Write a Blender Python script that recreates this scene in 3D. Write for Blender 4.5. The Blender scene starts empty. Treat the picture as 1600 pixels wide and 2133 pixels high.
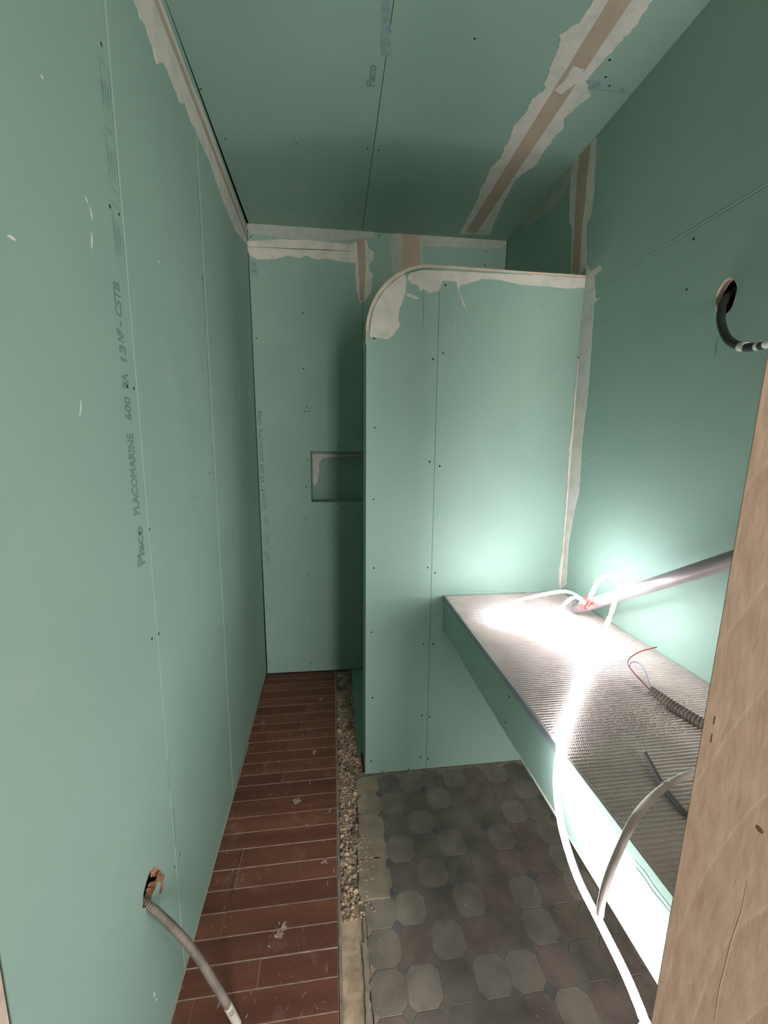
import bpy, bmesh, math, random
from mathutils import Vector, Matrix, noise
random.seed(7)
S = bpy.context.scene
# ---------------------------------------------------------------- camera
W_, H_ = 1600.0, 2133.0
CX, CY = 800.0, 1066.5
EYE = Vector((0, 0, 1.55))
F = 838.17
_D = Vector((692-CX, 935-CY, F)).normalized()
_V = Vector((750-CX, 6450-CY, F)).normalized()
_R = _V.cross(_D).normalized()
RM = Matrix((_R, _D, -_V))                    # rows: world from (right, down, forward)
cam = bpy.data.cameras.new('camera'); co = bpy.data.objects.new('camera', cam)
S.collection.objects.link(co); S.camera = co
cam.sensor_fit = 'HORIZONTAL'; cam.sensor_width = 36; cam.lens = F/W_*36; cam.clip_start = 0.02
M3 = Matrix((RM.col[0], -RM.col[1], -RM.col[2])).transposed()
co.matrix_world = Matrix.Translation(EYE) @ M3.to_4x4()
# ---------------------------------------------------------------- world, daylight, exposure
wd = bpy.data.worlds.new('world'); S.world = wd; wd.use_nodes = True
wd.node_tree.nodes['Background'].inputs[0].default_value = (0.75, 0.86, 1.0, 1)
wd.node_tree.nodes['Background'].inputs[1].default_value = 1.0
L = bpy.data.lights.new('window_daylight', 'AREA'); L.shape = 'RECTANGLE'; L.size = 1.0; L.size_y = 1.5
L.energy = 66; L.color = (1.0, 0.93, 0.86)
lo = bpy.data.objects.new('window_daylight', L); S.collection.objects.link(lo)
lo.location = (1.05, -2.42, 1.55); lo.rotation_euler = (math.radians(90), 0, 0)
LED_FACE, LED_SKIN, LED_TOP, LED_COIL_SKIN = 300.0, 42.0, 140.0, 30.0
S.view_settings.view_transform = 'Standard'; S.view_settings.look = 'None'
S.view_settings.gamma = 1; S.view_settings.use_curve_mapping = False
S.view_settings.exposure = 0.66

# ---------------------------------------------------------------- helpers
def ray(u, v): return RM @ Vector((u-CX, v-CY, F))
def at_x(u, v, x): q = ray(u, v); return EYE + q*(x/q.x)
def at_y(u, v, y): q = ray(u, v); return EYE + q*(y/q.y)
def at_z(u, v, z): q = ray(u, v); return EYE + q*((z-EYE.z)/q.z)

def sr(r, g, b):
    f = lambda c: (c/255/12.92) if c/255 <= 0.04045 else ((c/255+0.055)/1.055)**2.4
    return (f(r), f(g), f(b), 1)

def mat(name, base, dark=None, scale=6.0, rough=0.85, bump=0.0, bscale=200.0, detail=6, spots=None, lo_=0.35, hi_=0.65, stretch=None, spec=0.3):
    m = bpy.data.materials.new(name); m.use_nodes = True
    nt = m.node_tree; b = nt.nodes['Principled BSDF']
    b.inputs['Roughness'].default_value = rough
    b.inputs['Specular IOR Level'].default_value = spec
    tc = nt.nodes.new('ShaderNodeTexCoord'); src = tc.outputs['Object']
    if stretch:
        mp = nt.nodes.new('ShaderNodeMapping'); mp.inputs['Scale'].default_value = stretch
        nt.links.new(src, mp.inputs[0]); src2 = mp.outputs[0]
    else: src2 = src
    col = None
    if dark is not None:
        n = nt.nodes.new('ShaderNodeTexNoise'); n.inputs['Scale'].default_value = scale; n.inputs['Detail'].default_value = detail
        nt.links.new(src2, n.inputs['Vector'])
        r = nt.nodes.new('ShaderNodeValToRGB'); r.color_ramp.elements[0].position = lo_; r.color_ramp.elements[1].position = hi_
        r.color_ramp.elements[0].color = dark; r.color_ramp.elements[1].color = base
        nt.links.new(n.outputs['Fac'], r.inputs[0]); col = r.outputs[0]
    else:
        b.inputs['Base Color'].default_value = base
    if spots:
        for (sc, lo2, hi2, c, st) in spots:
            n = nt.nodes.new('ShaderNodeTexNoise'); n.inputs['Scale'].default_value = sc; n.inputs['Detail'].default_value = 8
            if st:
                mp = nt.nodes.new('ShaderNodeMapping'); mp.inputs['Scale'].default_value = st
                nt.links.new(src, mp.inputs[0]); nt.links.new(mp.outputs[0], n.inputs['Vector'])
            else: nt.links.new(src, n.inputs['Vector'])
            mr = nt.nodes.new('ShaderNodeMapRange'); mr.inputs[1].default_value = lo2; mr.inputs[2].default_value = hi2
            nt.links.new(n.outputs['Fac'], mr.inputs[0])
            mx = nt.nodes.new('ShaderNodeMix'); mx.data_type = 'RGBA'
            nt.links.new(mr.outputs[0], mx.inputs['Factor'])
            if col is not None: nt.links.new(col, mx.inputs['A'])
            else: mx.inputs['A'].default_value = base
            mx.inputs['B'].default_value = c; col = mx.outputs['Result']
    if col is not None: nt.links.new(col, b.inputs['Base Color'])
    if bump > 0:
        n = nt.nodes.new('ShaderNodeTexNoise'); n.inputs['Scale'].default_value = bscale; n.inputs['Detail'].default_value = 5
        nt.links.new(src2, n.inputs['Vector'])
        bp = nt.nodes.new('ShaderNodeBump'); bp.inputs['Strength'].default_value = bump; bp.inputs['Distance'].default_value = 0.002
        nt.links.new(n.outputs['Fac'], bp.inputs['Height']); nt.links.new(bp.outputs[0], b.inputs['Normal'])
    return m

def emit(name, color, s, rough=0.4):
    m = bpy.data.materials.new(name); m.use_nodes = True; b = m.node_tree.nodes['Principled BSDF']
    b.inputs['Base Color'].default_value = (0.8, 0.8, 0.8, 1); b.inputs['Roughness'].default_value = rough
    b.inputs['Emission Color'].default_value = color; b.inputs['Emission Strength'].default_value = s
    return m

GREEN = sr(147, 177, 164)
GREEN2 = sr(141, 172, 160)
M = {}
M['board'] = mat('green_paper', GREEN, GREEN2, 2.2, 0.72, 0.12, 350, spots=[(2.6, 0.62, 0.8, sr(160, 180, 172), None)])
M['board_shade'] = M['board']
M['core'] = mat('gypsum_core', sr(214, 200, 186), sr(190, 172, 156), 60, 0.95, 0.5, 300)
M['paste'] = mat('joint_compound', sr(212, 209, 200), sr(192, 196, 186), 16, 0.9, 0.5, 90, lo_=0.3, hi_=0.56)
M['paste_thin'] = mat('joint_compound_thin', sr(180, 184, 174), sr(164, 175, 165), 22, 0.9, 0.3, 120)
M['tape'] = mat('paper_tape', sr(182, 168, 150), sr(172, 158, 141), 9, 0.9, 0.2, 120)
M['trimtape'] = mat('corner_trim_paper', sr(212, 196, 178), sr(196, 182, 166), 30, 0.9, 0.2, 120)
M['dark'] = mat('cavity', sr(30, 34, 33), rough=1.0)
M['screw'] = mat('black_screw', sr(14, 16, 16), rough=0.5)
M['ink'] = mat('blue_grey_ink', sr(66, 98, 110), sr(96, 130, 134), 60, 0.9)
M['inkblur'] = mat('smudged_ink', sr(124, 148, 150), sr(144, 166, 160), 40, 0.9)
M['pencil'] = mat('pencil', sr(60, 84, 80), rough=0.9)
M['chip'] = mat('white_plaster_speck', sr(226, 228, 220), rough=0.9)
M['halo'] = mat('torn_paper_rim', sr(168, 190, 178), rough=0.95)
M['slab'] = mat('cement_bed', sr(120, 108, 98), sr(96, 86, 80), 20, 0.95, 0.6, 80)
M['grout'] = mat('pale_grout', sr(204, 184, 172), sr(168, 146, 134), 30, 0.95, 0.3, 100)
M['plank'] = [mat('brown_plank_%s' % n, sr(*c), sr(*d), 3.0, 0.62, 0.4, 60, stretch=(1, 7, 1), lo_=0.3, hi_=0.7,
    spots=[(9, 0.6, 0.95, sr(160, 132, 122), (1, 1, 1)), (70, 0.66, 0.76, sr(182, 158, 148), (1, 0.35, 1))])
    for n, c, d in (('warm', (128, 82, 66), (106, 66, 54)), ('deep', (118, 75, 62), (98, 61, 52)), ('light', (136, 89, 71), (112, 72, 59)))]
M['splat'] = mat('dried_plaster_splat', sr(196, 178, 166), sr(150, 120, 108), 120, 0.95, 0.6, 200)
tilecols = {'ash': (136, 127, 118), 'slate': (118, 111, 104), 'brown': (122, 111, 102), 'red': (125, 110, 104), 'pale': (143, 134, 124), 'dusty': (156, 143, 127), 'green': (117, 115, 106), 'blue': (108, 106, 106)}
for k, c in tilecols.items():
    M['tile_'+k] = mat('cement_tile_'+k, sr(*c), sr(*[int(v*0.86) for v in c]), 14, 0.7, 0.25, 60,
        spots=[(5, 0.5, 0.78, sr(*[min(255, int(v*1.2)) for v in c]), None), (90, 0.68, 0.74, sr(176, 168, 156), None)])
M['mortar'] = mat('pale_mortar', sr(196, 174, 148), sr(160, 138, 116), 18, 0.95, 0.8, 70, spots=[(6, 0.55, 0.75, sr(186, 152, 132), None)])
M['rubble'] = mat('rubble', sr(200, 174, 148), sr(150, 128, 110), 26, 0.95, 0.9, 60)
M['stone'] = [mat('rubble_stone_%s' % n, sr(*c), sr(*d), 60, 0.95, 0.6, 120) for n, c, d in
    (('cream', (204, 186, 162), (170, 148, 128)), ('pink', (192, 164, 146), (156, 132, 116)), ('dark', (150, 132, 116), (110, 96, 86)))]
M['edge'] = mat('grey_mortar_edge', sr(158, 146, 134), sr(134, 124, 115), 40, 0.95, 0.6, 90)
M['backer'] = mat('grey_cement_coat', sr(218, 208, 204), sr(200, 190, 187), 10, 0.75, 0.4, 150)
M['backer_side'] = mat('grey_board_edge', sr(150, 158, 166), sr(136, 144, 152), 10, 0.8)
M['fascia_edge'] = mat('pale_board_edge', sr(206, 204, 192), sr(180, 184, 170), 30, 0.95)
M['plasterwhite'] = mat('white_smear', sr(222, 216, 212), sr(190, 184, 180), 70, 0.9, 0.4, 150)
M['pvc'] = mat('grey_pvc', sr(146, 140, 140), sr(134, 128, 130), 8, 0.35, spec=0.5)
M['conduit'] = mat('grey_conduit', sr(140, 130, 122), sr(116, 108, 102), 20, 0.55)
M['cable_black'] = mat('black_sheath', sr(46, 52, 52), sr(36, 40, 40), 20, 0.5)
M['cable_grey'] = mat('dark_grey_sheath', sr(96, 96, 98), rough=0.45)
M['cable_pale'] = mat('pale_sheath', sr(222, 210, 206), sr(206, 194, 190), 20, 0.5)
M['wire_red'] = mat('red_wire', sr(150, 56, 58), rough=0.5)
M['wire_blue'] = mat('blue_wire', sr(104, 124, 150), rough=0.5)
M['white_plastic'] = mat('white_plastic', sr(206, 206, 196), rough=0.5)
M['black_print'] = mat('black_print', sr(24, 26, 28), rough=0.6)
M['red_plastic'] = emit('red_lit_plug', (1.0, 0.05, 0.04, 1), 1.0); M['red_plastic'].node_tree.nodes['Principled BSDF'].inputs['Base Color'].default_value = (0.8, 0.03, 0.03, 1)
M['yellow_glow'] = emit('yellow_glow', (1.0, 0.55, 0.02, 1), 1.6)
M['led'] = emit('led_strip_face', (1.0, 0.955, 1.0, 1), LED_FACE)
M['led_top'] = emit('led_strip_face_coil', (1.0, 0.955, 1.0, 1), LED_TOP)
M['led_low'] = emit('led_strip_face_counter', (1.0, 0.955, 1.0, 1), 50)
M['led_arch'] = emit('led_strip_face_arch', (1.0, 0.955, 1.0, 1), 360)
M['led_low_skin'] = emit('led_strip_jacket_counter', (1.0, 0.955, 1.0, 1), 13)
M['led_skin'] = emit('led_strip_jacket', (1.0, 0.955, 1.0, 1), LED_SKIN)
M['led_coil_skin'] = emit('led_strip_jacket_coil', (1.0, 0.955, 1.0, 1), LED_COIL_SKIN)
M['jamb'] = mat('pinkish_plaster_jamb', sr(206, 188, 176), sr(184, 164, 152), 20, 0.9, 0.3, 90)
M['hall'] = mat('hall_plaster', sr(150, 140, 130), sr(140, 132, 122), 3, 0.9)
M['hallfloor'] = mat('hall_cement', sr(112, 106, 100), sr(96, 90, 86), 6, 0.9, 0.3, 60)
M['frame_w'] = mat('white_paint', sr(220, 220, 216), rough=0.5)
M['brokenbrick'] = mat('broken_terracotta', sr(172, 130, 106), sr(120, 86, 68), 60, 0.95, 0.8, 120)

def link(name, me, m, parent=None):
    me.materials.clear()
    for x in (m if isinstance(m, (list, tuple)) else [m]): me.materials.append(x)
    o = bpy.data.objects.new(name, me); S.collection.objects.link(o)
    if parent is not None: o.parent = parent
    return o
def fin(name, bm, m, parent=None, smooth=False):
    bmesh.ops.recalc_face_normals(bm, faces=bm.faces)
    if smooth:
        for f in bm.faces: f.smooth = True
    me = bpy.data.meshes.new(name); bm.to_mesh(me); bm.free()
    return link(name, me, m, parent)
def tag(o, label, cat, group=None):
    o['label'] = label; o['category'] = cat
    if group: o['group'] = group
    return o
def struct(o): o['kind'] = 'structure'; return o
def empty(name, loc=(0, 0, 0)):
    o = bpy.data.objects.new(name, None); S.collection.objects.link(o); o.location = loc; o.empty_display_size = 0.1
    return o
def add_box(bm, a, b, bevel=0):
    vs = [bm.verts.new((x, y, z)) for x in (a[0], b[0]) for y in (a[1], b[1]) for z in (a[2], b[2])]
    for q in ((0, 1, 3, 2), (4, 6, 7, 5), (0, 4, 5, 1), (2, 3, 7, 6), (0, 2, 6, 4), (1, 5, 7, 3)):
        bm.faces.new([vs[i] for i in q])
def box(name, a, b, m, parent=None, bevel=0.0):
    bm = bmesh.new(); add_box(bm, a, b)
    if bevel: bmesh.ops.bevel(bm, geom=bm.edges[:], offset=bevel, segments=2, affect='EDGES')
    return fin(name, bm, m, parent)
def plate(name, outer, holes, z0, z1, m, parent=None):
    """flat plate in the local XY plane, between z0 and z1, with holes"""
    bm = bmesh.new()
    for lp in [outer]+list(holes):
        vs = [bm.verts.new((p[0], p[1], z1)) for p in lp]
        for i in range(len(vs)): bm.edges.new((vs[i], vs[(i+1) % len(vs)]))
    bmesh.ops.triangle_fill(bm, edges=bm.edges[:], use_beauty=True, use_dissolve=False, normal=(0, 0, 1))
    ext = bmesh.ops.extrude_face_region(bm, geom=bm.faces[:])
    for v in [g for g in ext['geom'] if isinstance(g, bmesh.types.BMVert)]: v.co.z = z0
    return fin(name, bm, m, parent)
def rect(a, b, c, d): return [(a, b), (c, b), (c, d), (a, d)]
def rough_loop(pts, amp=0.003, step=0.008, keep=()):
    """resample a closed outline and roughen it like a trowelled edge"""
    out = []
    n = len(pts)
    for i in range(n):
        p, q = Vector(pts[i]), Vector(pts[(i+1) % n]); d = q-p; k = max(1, int(d.length/step))
        nn = Vector((-d.y, d.x)).normalized() if d.length > 1e-6 else Vector((0, 0))
        for j in range(k):
            t = j/k; c = p+d*t
            if i not in keep:
                c = c + nn*amp*(noise.noise(Vector((c.x*70, c.y*70, 3.1)))*1.6+random.uniform(-.35, .35))
            out.append((c.x, c.y))
    return out
def sweep(bm, pts, rad, seg=12, sub=8, cap=True, flat=None, mi=None):
    """tube along a smooth path; rad a number or function of arclength; flat=(normal, w, h, faceindex) for a ribbon"""
    P = [Vector(p) for p in pts]; Q = []
    for i in range(len(P)-1):
        p0 = P[max(i-1, 0)]; p1 = P[i]; p2 = P[i+1]; p3 = P[min(i+2, len(P)-1)]
        for j in range(sub):
            t = j/sub
            Q.append(0.5*((2*p1)+(p2-p0)*t+(2*p0-5*p1+4*p2-p3)*t*t+(3*p1-p0-3*p2+p3)*t**3))
    Q.append(P[-1])
    if callable(rad) and rad.__defaults__:                # fine resample for ribbed hoses
        st = rad.__defaults__[0]; R_ = [Q[0]]; acc = 0
        for i in range(1, len(Q)):
            a, b = Q[i-1], Q[i]; l = (b-a).length; s = 0
            while acc+(l-s) >= st:
                s += st-acc; acc = 0; R_.append(a.lerp(b, s/l))
            acc += l-s
        Q = R_
    rings = []; s = 0; up = None
    for i, c in enumerate(Q):
        d = (Q[min(i+1, len(Q)-1)]-Q[max(i-1, 0)]).normalized()
        if i: s += (c-Q[i-1]).length
        if up is None:
            up = d.orthogonal().normalized()
        up = (up-d*up.dot(d)).normalized(); sd = d.cross(up)
        ring = []
        if flat:
            nrm, w, h = flat; nv = nrm(i/(len(Q)-1)) if callable(nrm) else Vector(nrm)
            nv = (nv-d*nv.dot(d)).normalized(); sv = d.cross(nv).normalized()
            for (a, b) in ((-1, -1), (-1, .4), (-.7, 1), (.7, 1), (1, .4), (1, -1)):
                ring.append(bm.verts.new(c+sv*a*w/2+nv*b*h/2))
        else:
            r = rad(s) if callable(rad) else rad
            for k in range(seg):
                a = 2*math.pi*k/seg; ring.append(bm.verts.new(c+(up*math.cos(a)+sd*math.sin(a))*r))
        rings.append(ring)
    for A, B in zip(rings, rings[1:]):
        n = len(A)
        for k in range(n):
            f = bm.faces.new((A[k], A[(k+1) % n], B[(k+1) % n], B[k]))
            f.smooth = not flat
            if flat and k in (1, 2, 3): f.material_index = 1
    if cap:
        bm.faces.new(rings[0][::-1]); bm.faces.new(rings[-1])
def tube(name, pts, rad, m, parent=None, seg=12, sub=8, **k):
    bm = bmesh.new(); sweep(bm, pts, rad, seg, sub, **k)
    bmesh.ops.recalc_face_normals(bm, faces=bm.faces)
    me = bpy.data.meshes.new(name); bm.to_mesh(me); bm.free()
    return link(name, me, m, parent)
def ribbed(r, amp, pitch):
    st = pitch/4
    def f(s, _st=st): return r+amp*math.cos(2*math.pi*s/pitch)
    f.__defaults__ = (st,)
    return f

class Frame:
    """a wall plane: local x=U, local y=W, local z = into the room"""
    def __init__(s, O, U, W):
        U = Vector(U).normalized(); W = Vector(W); W = (W-U*W.dot(U)).normalized(); N = U.cross(W)
        s.N = N; s.O = Vector(O)
        s.m = Matrix.Translation(s.O) @ Matrix((U, W, N)).transposed().to_4x4()
        s.inv = s.m.inverted()
    def px(s, u, v, off=0.0):
        q = ray(u, v); t = (s.O+s.N*off-EYE).dot(s.N)/q.dot(s.N); p = s.inv @ (EYE+q*t); return (p.x, p.y)
    def poly(s, pts, ox=0, oy=0, sc=1.0): return [s.px(ox+p[0]*sc, oy+p[1]*sc) for p in pts]
    def pw(s, p): l = s.inv @ Vector(p); return (l.x, l.y)

def backing(name, fr, u0, w0, u1, w1, m, z0=-0.12, z1=-0.07):
    o = box(name, (u0, w0, z0), (u1, w1, z1), m); o.matrix_world = fr.m; return struct(o)

BT = 0.0125
scr_me = None
def screws(fr, parent, pts, r=0.0036, off=0.0):
    global scr_me
    if scr_me is None:
        bm = bmesh.new()
        n = 10; rr = 0.0036
        prof = [(rr*1.45, 0.0002), (rr*1.15, 0.0007), (rr*0.95, 0.0005), (rr*0.3, 0.0003)]
        rings = [[bm.verts.new((a*math.cos(2*math.pi*k/n), a*math.sin(2*math.pi*k/n), z)) for k in range(n)] for a, z in prof]
        for i in range(3):
            for k in range(n):
                f = bm.faces.new((rings[i][k], rings[i][(k+1) % n], rings[i+1][(k+1) % n], rings[i+1][k])); f.material_index = 0 if i else 1
        bm.faces.new(rings[-1])
        scr_me = bpy.data.meshes.new('screw'); bm.to_mesh(scr_me); bm.free()
        scr_me.materials.append(M['screw']); scr_me.materials.append(M['halo'])
    for (u, v) in pts:
        x, y = fr.px(u, v)
        o = bpy.data.objects.new('screw', scr_me); S.collection.objects.link(o); o.parent = parent
        o.location = (x, y, off); s = random.uniform(.9, 1.15); o.scale = (s, s, 1)
def paste(fr, parent, pts, name='joint_compound', m='paste', h=0.0016, amp=0.003, z0=0.0, **k):
    return plate(name, rough_loop(pts, amp, **k), [], z0, z0+h, M[m], parent)
def stroke(name, pts, w, z, m, parent):
    """thin flat line on a wall"""
    bm = bmesh.new(); P = [Vector((p[0], p[1], 0)) for p in pts]; prev = None
    for i, p in enumerate(P):
        d = (P[min(i+1, len(P)-1)]-P[max(0, i-1)]).normalized(); n = Vector((-d.y, d.x, 0))
        ww = w*(0.35 if i in (0, len(P)-1) else random.uniform(.7, 1.2))/2
        cur = [bm.verts.new(p+n*ww+Vector((0, 0, z))), bm.verts.new(p-n*ww+Vector((0, 0, z)))]
        if prev: bm.faces.new((prev[0], prev[1], cur[1], cur[0]))
        prev = cur
    return fin(name, bm, m, parent)
def text(name, s, size, x, y, rot, z, m, parent, outline=0.0007, sx=1.0, space=1.0):
    c = bpy.data.curves.new('t', 'FONT'); c.body = s; c.size = size; c.space_character = space
    if outline: c.fill_mode = 'NONE'; c.bevel_depth = outline; c.bevel_resolution = 0; c.resolution_u = 3
    o = bpy.data.objects.new('t', c); S.collection.objects.link(o)
    bpy.context.view_layer.update()
    me = bpy.data.meshes.new_from_object(o.evaluated_get(bpy.context.evaluated_depsgraph_get()))
    bpy.data.objects.remove(o); me.transform(Matrix.Diagonal((sx, 1, 0.35, 1)))
    t = link(name, me, m, parent); t.location = (x, y, z); t.rotation_euler = (0, 0, rot); return t

# ---------------------------------------------------------------- frames
YF = 0.40           # front end of the small room
XL, XR, ZC = -0.469, 1.073, 2.81
YP = 1.716
FL = Frame((XL+0.009*2.664, 0, 0), (-0.009, 1, 0), (0, 0, 1))          # left wall, u = y
FR = Frame((XR, 0, 0), (0, -1, 0), (0, 0, 1))                          # right wall, u = -y
FC = Frame((0, 0, ZC), (1, 0, 0), (0, -1, 0))                          # ceiling, v = -y
FB = Frame((0, 2.664, 0), (1, -0.018, 0), (0, -0.030, 1))              # back wall
FP = Frame((0, YP, 0), (1, 0, 0), (0, 0, 1))                           # partition front
FF = Frame((0, 0, 0), (1, 0, 0), (0, 1, 0))                            # floor
HB = math.pi/2

# ---------------------------------------------------------------- left wall
wl = backing('wall_left', FL, 0.45, -0.05, 2.80, 2.88, M['dark'])
seams = [0.505, 1.045, 1.668, 2.664]
hole_px = [(322, 1806), (332, 1806), (336, 1818), (342, 1822), (338, 1836), (330, 1832), (325, 1848), (318, 1862), (313, 1880), (303, 1893), (297, 1890), (298, 1866), (304, 1838), (312, 1814)]
hole = rough_loop(FL.poly(hole_px), 0.0025, 0.007)
ztop = 2.745
for a, b in zip(seams, seams[1:]):
    h = [hole] if a < 0.9 < b else []
    plate('plasterboard', rect(a+0.0008, 0.004, b-0.0008, ztop), h, -BT, 0, M['board'], wl)
plate('plasterboard', rect(0.505, ztop+0.004, 2.664, ZC), [], -BT, -0.0005, M['board'], wl)
# raised paper lip at the board joints
for y in seams[1:3]:
    box('joint_edge', (y+0.0006, 0.01, 0), (y+0.0022, 2.72, 0.0008), M['halo'], wl)
bm = bmesh.new()
hc = Vector((sum(p[0] for p in hole)/len(hole), sum(p[1] for p in hole)/len(hole), 0))
# broken gypsum shoulder around the inside of the knocked-out hole
k = len(hole); ri = []; ro = []
for p in hole:
    q = Vector((p[0], p[1], 0)); inn = hc+(q-hc)*random.uniform(.5, .8)
    ro.append(bm.verts.new((q.x, q.y, -0.001))); ri.append(bm.verts.new((inn.x, inn.y, -0.016+random.uniform(-.003, .003))))
for i in range(k): bm.faces.new((ro[i], ro[(i+1) % k], ri[(i+1) % k], ri[i]))
fin('broken_plaster', bm, M['brokenbrick'], wl)
fl = FL.poly([(330, 1815), (342, 1822), (339, 1846), (334, 1862), (331, 1860), (335, 1838), (324, 1834)])
plate('torn_paper_flap', rough_loop(fl, .001, .006), [], 0, 0.0012, M['brokenbrick'], wl)
seq = [(275, 0), (288, 22), (292, 40), (300, 50), (318, 100), (322, 118), (327, 136), (338, 130), (346, 142), (375, 215), (385, 218), (398, 255), (412, 282), (440, 345), (465, 420), (490, 480), (517, 512)]
left_e = FL.poly(seq)
crease = [FL.pw((0, y, 2.762)) for y in (2.655, 2.2, 1.8, 1.5, 1.3, 1.0, 0.6)]
nearj = [(0.6, 2.66), (1.0, 2.675)]
paste(FL, wl, nearj+[p for p in left_e if p[0] > 1.05]+[(p[0], ztop+0.002) for p in crease[:-1]]+[(0.6, ztop+.002)], amp=0.004, keep=())
plate('paper_tape', rough_loop(rect(0.6, ztop-0.028, 2.655, ztop+0.001), 0.001, .03), [], 0.0016, 0.0022, M['tape'], wl)
up = [(2.655, ztop+.003), (2.655, ztop+.028), (2.3, ztop+.033), (2.0, ztop+.040), (1.75, ztop+.043), (1.62, ztop+.024), (1.45, ztop+.028), (1.2, ztop+.026), (0.6, ztop+.024), (0.6, ztop+.003)]
paste(FL, wl, up, amp=0.003, h=0.0010)
screws(FL, wl, [(210, 92), (228, 430), (247, 446), (264, 805), (278, 809), (290, 1110), (310, 1103), (316, 1331), (330, 1320), (363, 1806), (374, 1780), (423, 772), (437, 985), (420, 583)])
plate('hole_backing', rough_loop([(hc.x-.05, hc.y-.07), (hc.x+.06, hc.y-.06), (hc.x+.05, hc.y+.08), (hc.x-.04, hc.y+.07)], .006, .012), [], -.040, -.030, M['brokenbrick'], wl)
# printed lettering, reading upwards
def tleft(s, p0, p1, size=0.038, outline=0.0007, m='ink', **k):
    a = FL.px(*p0); b = FL.px(*p1)
    o = text('printed_lettering', s, size, a[0], a[1], HB, 0.0005, M[m], wl, outline=outline)
    xs = [v.co.x for v in o.data.vertices]; ln = max(xs)-min(xs)
    o.scale = ((b[1]-a[1])/ln, 1, 1); return o
tleft('Placo', (302, 1175), (292, 1098), 0.05, 0.0009)
tleft('PLACOMARINE', (291, 1072), (276, 905), 0.042)
tleft('600', (274, 876), (266, 828))
tleft('BA', (268, 812), (262, 780))
tleft('13', (264, 762), (256, 728))
tleft('NF', (258, 716), (254, 690)); tleft('-', (256, 684), (254, 672)); tleft('CSTB', (254, 664), (244, 590))
def outline_box(a, b, w=0.0011, parent=wl, fr=FL, name='printed_frame', m='ink'):
    x0, y0 = a; x1, y1 = b
    for (p, q) in (((x0, y0), (x1, y0)), ((x1, y0), (x1, y1)), ((x1, y1), (x0, y1)), ((x0, y1), (x0, y0))):
        stroke(name, [p, ((p[0]+q[0])/2, (p[1]+q[1])/2), q], w, 0.0005, M[m], parent)
for (za, zb, s) in ((1.94, 2.06, 'A'), (2.09, 2.20, 'S'), (2.22, 2.32, 'Placo')):
    outline_box((0.998, za), (1.036, zb))
    for q in range(3): stroke('printed_line', [(1.004+q*.010, za+.018), (1.005+q*.010, (za+zb)/2), (1.004+q*.010, zb-.03)], .0022, .0005, M['ink'], wl)
for (y, z0, z1) in ((1.653, 2.30, 2.50), (1.650, 1.98, 2.18), (1.648, 1.60, 1.9), (1.650, 1.42, 1.56), (1.655, 0.70, 0.82), (1.05, .60, .72), (1.058, .43, .55)):
    plate('faded_print', rough_loop(rect(y-.012, z0, y+.004, z1), .004, .012), [], 0, .0003, M['inkblur'], wl)
# pencil marks and plaster specks
for px in ([(397, 958), (405, 962)], [(398, 972), (402, 968)], [(391, 985), (394, 988)], [(396, 1020), (402, 1028), (397, 1042), (403, 1036), (412, 1040)], [(400, 1062), (406, 1068), (412, 1064)], [(402, 1045), (402, 1056), (410, 1050)]):
    stroke('pencil_mark', FL.poly(px), 0.0016, 0.0004, M['pencil'], wl)
for px in ([(176, 408), (182, 424)], [(186, 430), (191, 458)], [(190, 484), (190, 518)], [(168, 834), (165, 868)], [(329, 544), (332, 549)], [(84, 155), (88, 165)], [(14, 490), (32, 500)], [(319, 2068), (322, 2076)], [(324, 2080), (326, 2086)], [(484, 662), (484, 668)], [(510, 1018), (512, 1023)]):
    stroke('plaster_speck', FL.poly([px[0], ((px[0][0]+px[1][0])/2+1, (px[0][1]+px[1][1])/2), px[1]]), 0.006, 0.0006, M['chip'], wl)
# jamb of the room opening, seen in the bottom left corner
jb = struct(box('trim_1', (-0.56, 0.41, 0.0), (-0.4485, 0.503, 2.80), M['jamb'], bevel=0.004))
box('paint_bead', (-0.4483, 0.478, 0.01), (-0.4462, 0.483, 2.78), M['trimtape'], jb)

# ---------------------------------------------------------------- right wall
wr = backing('wall_right', FR, -2.80, -0.05, -YF, 2.88, M['dark'])
cabc = FR.px(1512, 619)
hr = [(cabc[0]+0.030*math.cos(a)*(1+.05*math.sin(5*a)), cabc[1]+0.047*math.sin(a)) for a in [2*math.pi*i/36 for i in range(36)]]
JZ = 2.203
plate('plasterboard', rect(-1.73, 0.004, -YF, JZ-0.0008), [hr], -BT, 0, M['board'], wr)
plate('plasterboard', rect(-1.73, JZ+0.0012, -YF, ZC), [], -BT, 0.0012, M['board'], wr)
plate('plasterboard', rect(-2.68, 0.004, -1.732, ZC), [], -BT, 0, M['board'], wr)
box('joint_edge', (-1.71, JZ+0.0012, 0.0012), (-YF, JZ+0.0034, 0.0024), M['halo'], wr)
# gypsum rim of the cut hole
bm = bmesh.new(); n = 36; A = [bm.verts.new((p[0], p[1], .0004)) for p in hr]
B = [bm.verts.new((cabc[0]+(p[0]-cabc[0])*.97, cabc[1]+(p[1]-cabc[1])*.97, -.020)) for p in hr]
C = [bm.verts.new((cabc[0]+(p[0]-cabc[0])*1.06+random.uniform(-.001, .001), cabc[1]+(p[1]-cabc[1])*1.06, .0004)) for p in hr]
for i in range(n):
    bm.faces.new((A[i], A[(i+1) % n], B[(i+1) % n], B[i])); bm.faces.new((C[i], C[(i+1) % n], A[(i+1) % n], A[i]))
fin('hole_rim', bm, M['core'], wr)
c3 = lambda pts: [(940+.4125*a, .4125*b) for a, b in pts]
c5 = lambda pts: [(480+.3375*a, 440+.3375*b) for a, b in pts]
c6 = lambda pts: [(900+.4375*a, 500+.4375*b) for a, b in pts]
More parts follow.
